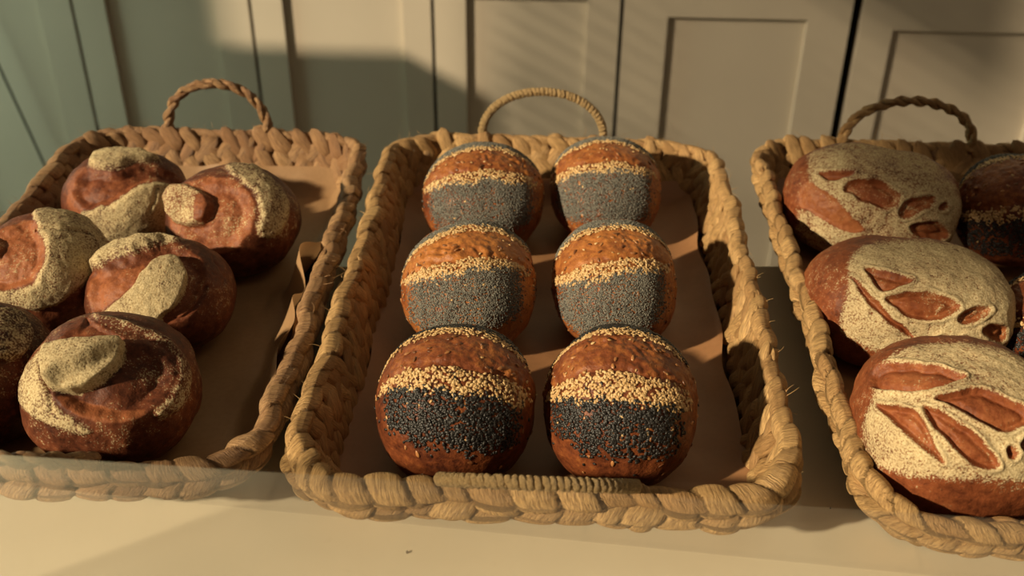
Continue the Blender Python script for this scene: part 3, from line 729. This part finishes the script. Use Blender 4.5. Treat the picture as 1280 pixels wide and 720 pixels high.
# ---- seed-striped rolls
def ico():
    g = (1 + 5 ** 0.5) / 2
    V = np.array([(-1, g, 0), (1, g, 0), (-1, -g, 0), (1, -g, 0), (0, -1, g), (0, 1, g), (0, -1, -g), (0, 1, -g), (g, 0, -1), (g, 0, 1), (-g, 0, -1), (-g, 0, 1)], float)
    V /= np.linalg.norm(V[0])
    Fc = np.array([(0, 11, 5), (0, 5, 1), (0, 1, 7), (0, 7, 10), (0, 10, 11), (1, 5, 9), (5, 11, 4), (11, 10, 2), (10, 7, 6), (7, 1, 8), (3, 9, 4), (3, 4, 2), (3, 2, 6), (3, 6, 8), (3, 8, 9), (4, 9, 5), (2, 4, 11), (6, 2, 10), (8, 6, 7), (9, 8, 1)])
    return V, Fc
IV, IF = ico()
def drop():
    n, m = 7, 8; V = []
    for i in range(n):
        s_ = -1 + 2 * i / (n - 1); rr = max(0.02, math.sqrt(max(0, 1 - s_ * s_)) * (1 - 0.28 * s_))
        for j in range(m): V.append((s_, rr * math.cos(2 * PI * j / m), rr * math.sin(2 * PI * j / m)))
    return np.array(V), gridfaces(n, m)
DV, DF = drop()
def scatter(b, V, Nn, mask, count, tmpl, size, r, name, mat, parent, lift=0.3, cover=None):
    """place seeds on the crust where mask (per vertex density) is high"""
    TV, TF = tmpl
    Fq = b.F; c = V[Fq]; ar = np.linalg.norm(np.cross(c[:, 1] - c[:, 0], c[:, 3] - c[:, 0]), axis=1)
    wgt = ar * mask[Fq].mean(1); wgt /= wgt.sum()
    fi = r.choice(len(Fq), count, p=wgt)
    u, v = r.random(count)[:, None], r.random(count)[:, None]
    q = c[fi]; P = (q[:, 0] * (1 - u) + q[:, 1] * u) * (1 - v) + (q[:, 3] * (1 - u) + q[:, 2] * u) * v
    n = Nn[Fq[fi, 0]] + r.normal(0, 0.16, (count, 3)); n /= np.linalg.norm(n, axis=1)[:, None]
    a = np.cross(n, r.normal(0, 1, (count, 3))); a /= np.linalg.norm(a, axis=1)[:, None]; w_ = np.cross(n, a)
    sc = r.normal(1, 0.10, (count, 1)) * np.array(size)[None]
    G = TV[None] * sc[:, None]
    W_ = P[:, None] + n[:, None] * (sc[:, None, 2:3] * (lift + 0.9 * r.random((count, 1, 1)) ** 2)) + G[..., 0:1] * a[:, None] + G[..., 1:2] * w_[:, None] + G[..., 2:3] * n[:, None]
    Fc = (TF[None] + (np.arange(count) * len(TV))[:, None, None]).reshape(-1, TF.shape[1])
    o = mk(name, W_.reshape(-1, 3), Fc, mat, parent, attrs=dict(rnd=np.repeat(r.random(count), len(TV))))
    o['kind'] = 'stuff'
    return o
def seeded(cpx, cpy, a, b_, c, label, seed, group, a0=14, tilt=0.0, wd=8, dark='poppy', pw=30, back=73, n_ses=650, n_pop=11000, res=(130, 180), tone=0.5, twist=0.0):
    b = Bread(cpx, cpy, a, b_, c, res=res, p=2.15, seed=seed, lump=0.0020)
    r = np.random.default_rng(int(seed * 10))
    b.tone[:] = tone
    # angle round the roll's long axis, 0 = facing the shop front
    un = (b.V @ b.s) / a; wn = b.V @ b.w; tn = b.V @ b.t
    al = np.degrees(np.arctan2(tn, wn)) - tilt * un * 30
    nv = np.array([mnoise.noise(Vector(v * 45 + seed)) for v in b.V])
    al2 = al + nv * 6
    end = 1 - sm(np.abs(un + 0.04), 0.80, 0.98)
    band = lambda lo, hi, s_=5: sm(al2, lo - s_, lo + s_ * 0.3) * (1 - sm(al2, hi - s_ * 0.3, hi + s_))
    ses = band(a0 - wd, a0 + wd, 4) * end + 0.006 * band(a0 - wd - 25, back, 6) + 0.9 * band(back - 5, back + 6, 3) * end
    endp = 1 - sm(np.abs(un + 0.05), 0.66, 0.86)
    pop = sm(al2, a0 - wd - pw - 13, a0 - wd - pw + 5) * (1 - sm(al2, a0 - wd - 1, a0 - wd + 4)) * endp + 0.012 * band(a0 - wd - pw - 14, a0, 8) + 1.0 * band(back + 6, back + 24, 4) * end
    # torn, blistered crust between the stripes
    mid = band(a0 + wd + 4, back - 10, 8)
    rg = np.array([mnoise.noise(Vector(v * 210 + seed)) * (0.4 + max(0, mnoise.noise(Vector(v * 40 - seed))) * 2.2) for v in b.V])
    b.disp += 0.0018 * mid * rg - 0.0016 * np.exp(-((al2 - (a0 + wd + 3)) / 4.0) ** 2) * end
    b.tone += 0.18 * mid
    b.flour[:] = 0
    e = empty('seeded_roll', b.P, label, 'bread roll', group)
    Vd = b.V + b.N * b.disp[:, None]
    b.mesh('crust', M['crust_seed'], parent=e)
    scatter(b, Vd, b.N, ses, n_ses, (DV, DF), (0.00150, 0.00088, 0.00055), r, 'sesame_seed_topping', M['sesame'], e)
    if dark == 'poppy': scatter(b, Vd, b.N, pop, n_pop, (IV, IF), (0.00066, 0.00060, 0.00052), r, 'poppy_seed_topping', M['poppy'], e)
    else: scatter(b, Vd, b.N, pop, int(n_pop * 0.52), (DV, DF), (0.00150, 0.00092, 0.0006), r, 'black_sesame_topping', M['black_sesame'], e)
    scatter(b, Vd, b.N, mid + 0.35 * band(-60, a0, 10), 46, (DV, DF), (0.0024, 0.0012, 0.0006), r, 'flax_seed_topping', M['flax'], e, lift=0.0)
    return e
G2 = 'seed-striped rolls in the middle basket'
seeded(605, 247, .0585, .066, .048, 'grey poppy-striped roll at the back left of the middle basket', 21.1, G2, a0=21, tilt=0.10, wd=6, pw=36, n_ses=750, tone=0.5)
seeded(757, 237, .0545, .066, .048, 'grey poppy-striped roll at the back right of the middle basket', 22.4, G2, a0=22, tilt=0.12, wd=5, pw=40, n_ses=700, tone=0.52)
seeded(586, 358, .0565, .068, .048, 'grey poppy-striped roll in the middle row, left, golden towards the sun', 23.8, G2, a0=18, tilt=0.30, wd=6, pw=38, n_ses=900, n_pop=11500, tone=0.68)
seeded(768, 354, .0525, .068, .048, 'grey poppy-striped roll in the middle row, right', 24.6, G2, a0=12, tilt=0.25, wd=6, pw=38, n_ses=850, n_pop=11500, tone=0.62)
seeded(571, 506, .0560, .061, .0525, 'large dark red-brown roll with black sesame patch, front left of the middle basket', 25.2, G2, a0=16, tilt=-0.30, wd=9, dark='black', pw=32, n_ses=1000, n_pop=4800, res=(170, 230), tone=0.36)
seeded(775, 508, .0535, .061, .053, 'dark roll with thick sesame band over black seeds, front right of the middle basket', 26.9, G2, a0=13, tilt=-0.14, wd=10, dark='black', pw=30, n_ses=1150, n_pop=4800, res=(170, 230), tone=0.40)
G4 = 'shaded seeded rolls in the right basket'
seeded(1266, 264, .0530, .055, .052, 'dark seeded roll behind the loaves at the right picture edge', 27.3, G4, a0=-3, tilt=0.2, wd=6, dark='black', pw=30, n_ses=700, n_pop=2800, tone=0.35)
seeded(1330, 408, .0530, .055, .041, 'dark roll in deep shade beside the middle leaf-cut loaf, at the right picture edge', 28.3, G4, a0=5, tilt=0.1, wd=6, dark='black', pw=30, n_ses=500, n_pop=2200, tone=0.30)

# ------------------------------------------------------------------ low glass screen along the counter front
z1 = 1.050
gl_, gr_ = atz(-30, 573, z1), atz(420, 602, z1)
dx = (gr_ - gl_); gr_ = gl_ + dx * 3.4; gl_ = gl_ - dx * 0.5
nrm = np.array([-(gr_ - gl_)[1], (gr_ - gl_)[0], 0]); nrm /= np.linalg.norm(nrm); th = nrm * 0.004
V = []
for z in (0.9002, z1):
    for p in (gl_, gr_, gr_ + th, gl_ + th): V.append((p[0], p[1], z))
Fc = [(0, 3, 2, 1), (4, 5, 6, 7), (0, 1, 5, 4), (1, 2, 6, 5), (2, 3, 7, 6), (3, 0, 4, 7)]
tag(mk('glass_screen', V, Fc, M['glass'], smooth=False), 'low glass screen with painted haze standing on the counter in front of the baskets', 'glass screen')

# ------------------------------------------------------------------ crumbs on the counter
for i, (px, py, sz, lb) in enumerate(((509, 690, 0.0011, 'dark crumb on the pale counter below the middle basket'), (1038, 635, 0.0007, 'tiny crumb in the shadow between middle and right baskets'), (434, 644, 0.0007, 'tiny crumb on the counter near the middle basket left corner'))):
    r = np.random.default_rng(i)
    V = IV * (1 + r.normal(0, 0.18, (12, 1))) * sz
    o = mk('crumb', V, IF, M['crumb']); o.location = atz(px, py, 0.9 + sz * 0.8)
    tag(o, lb, 'crumb', 'crumbs on the counter')
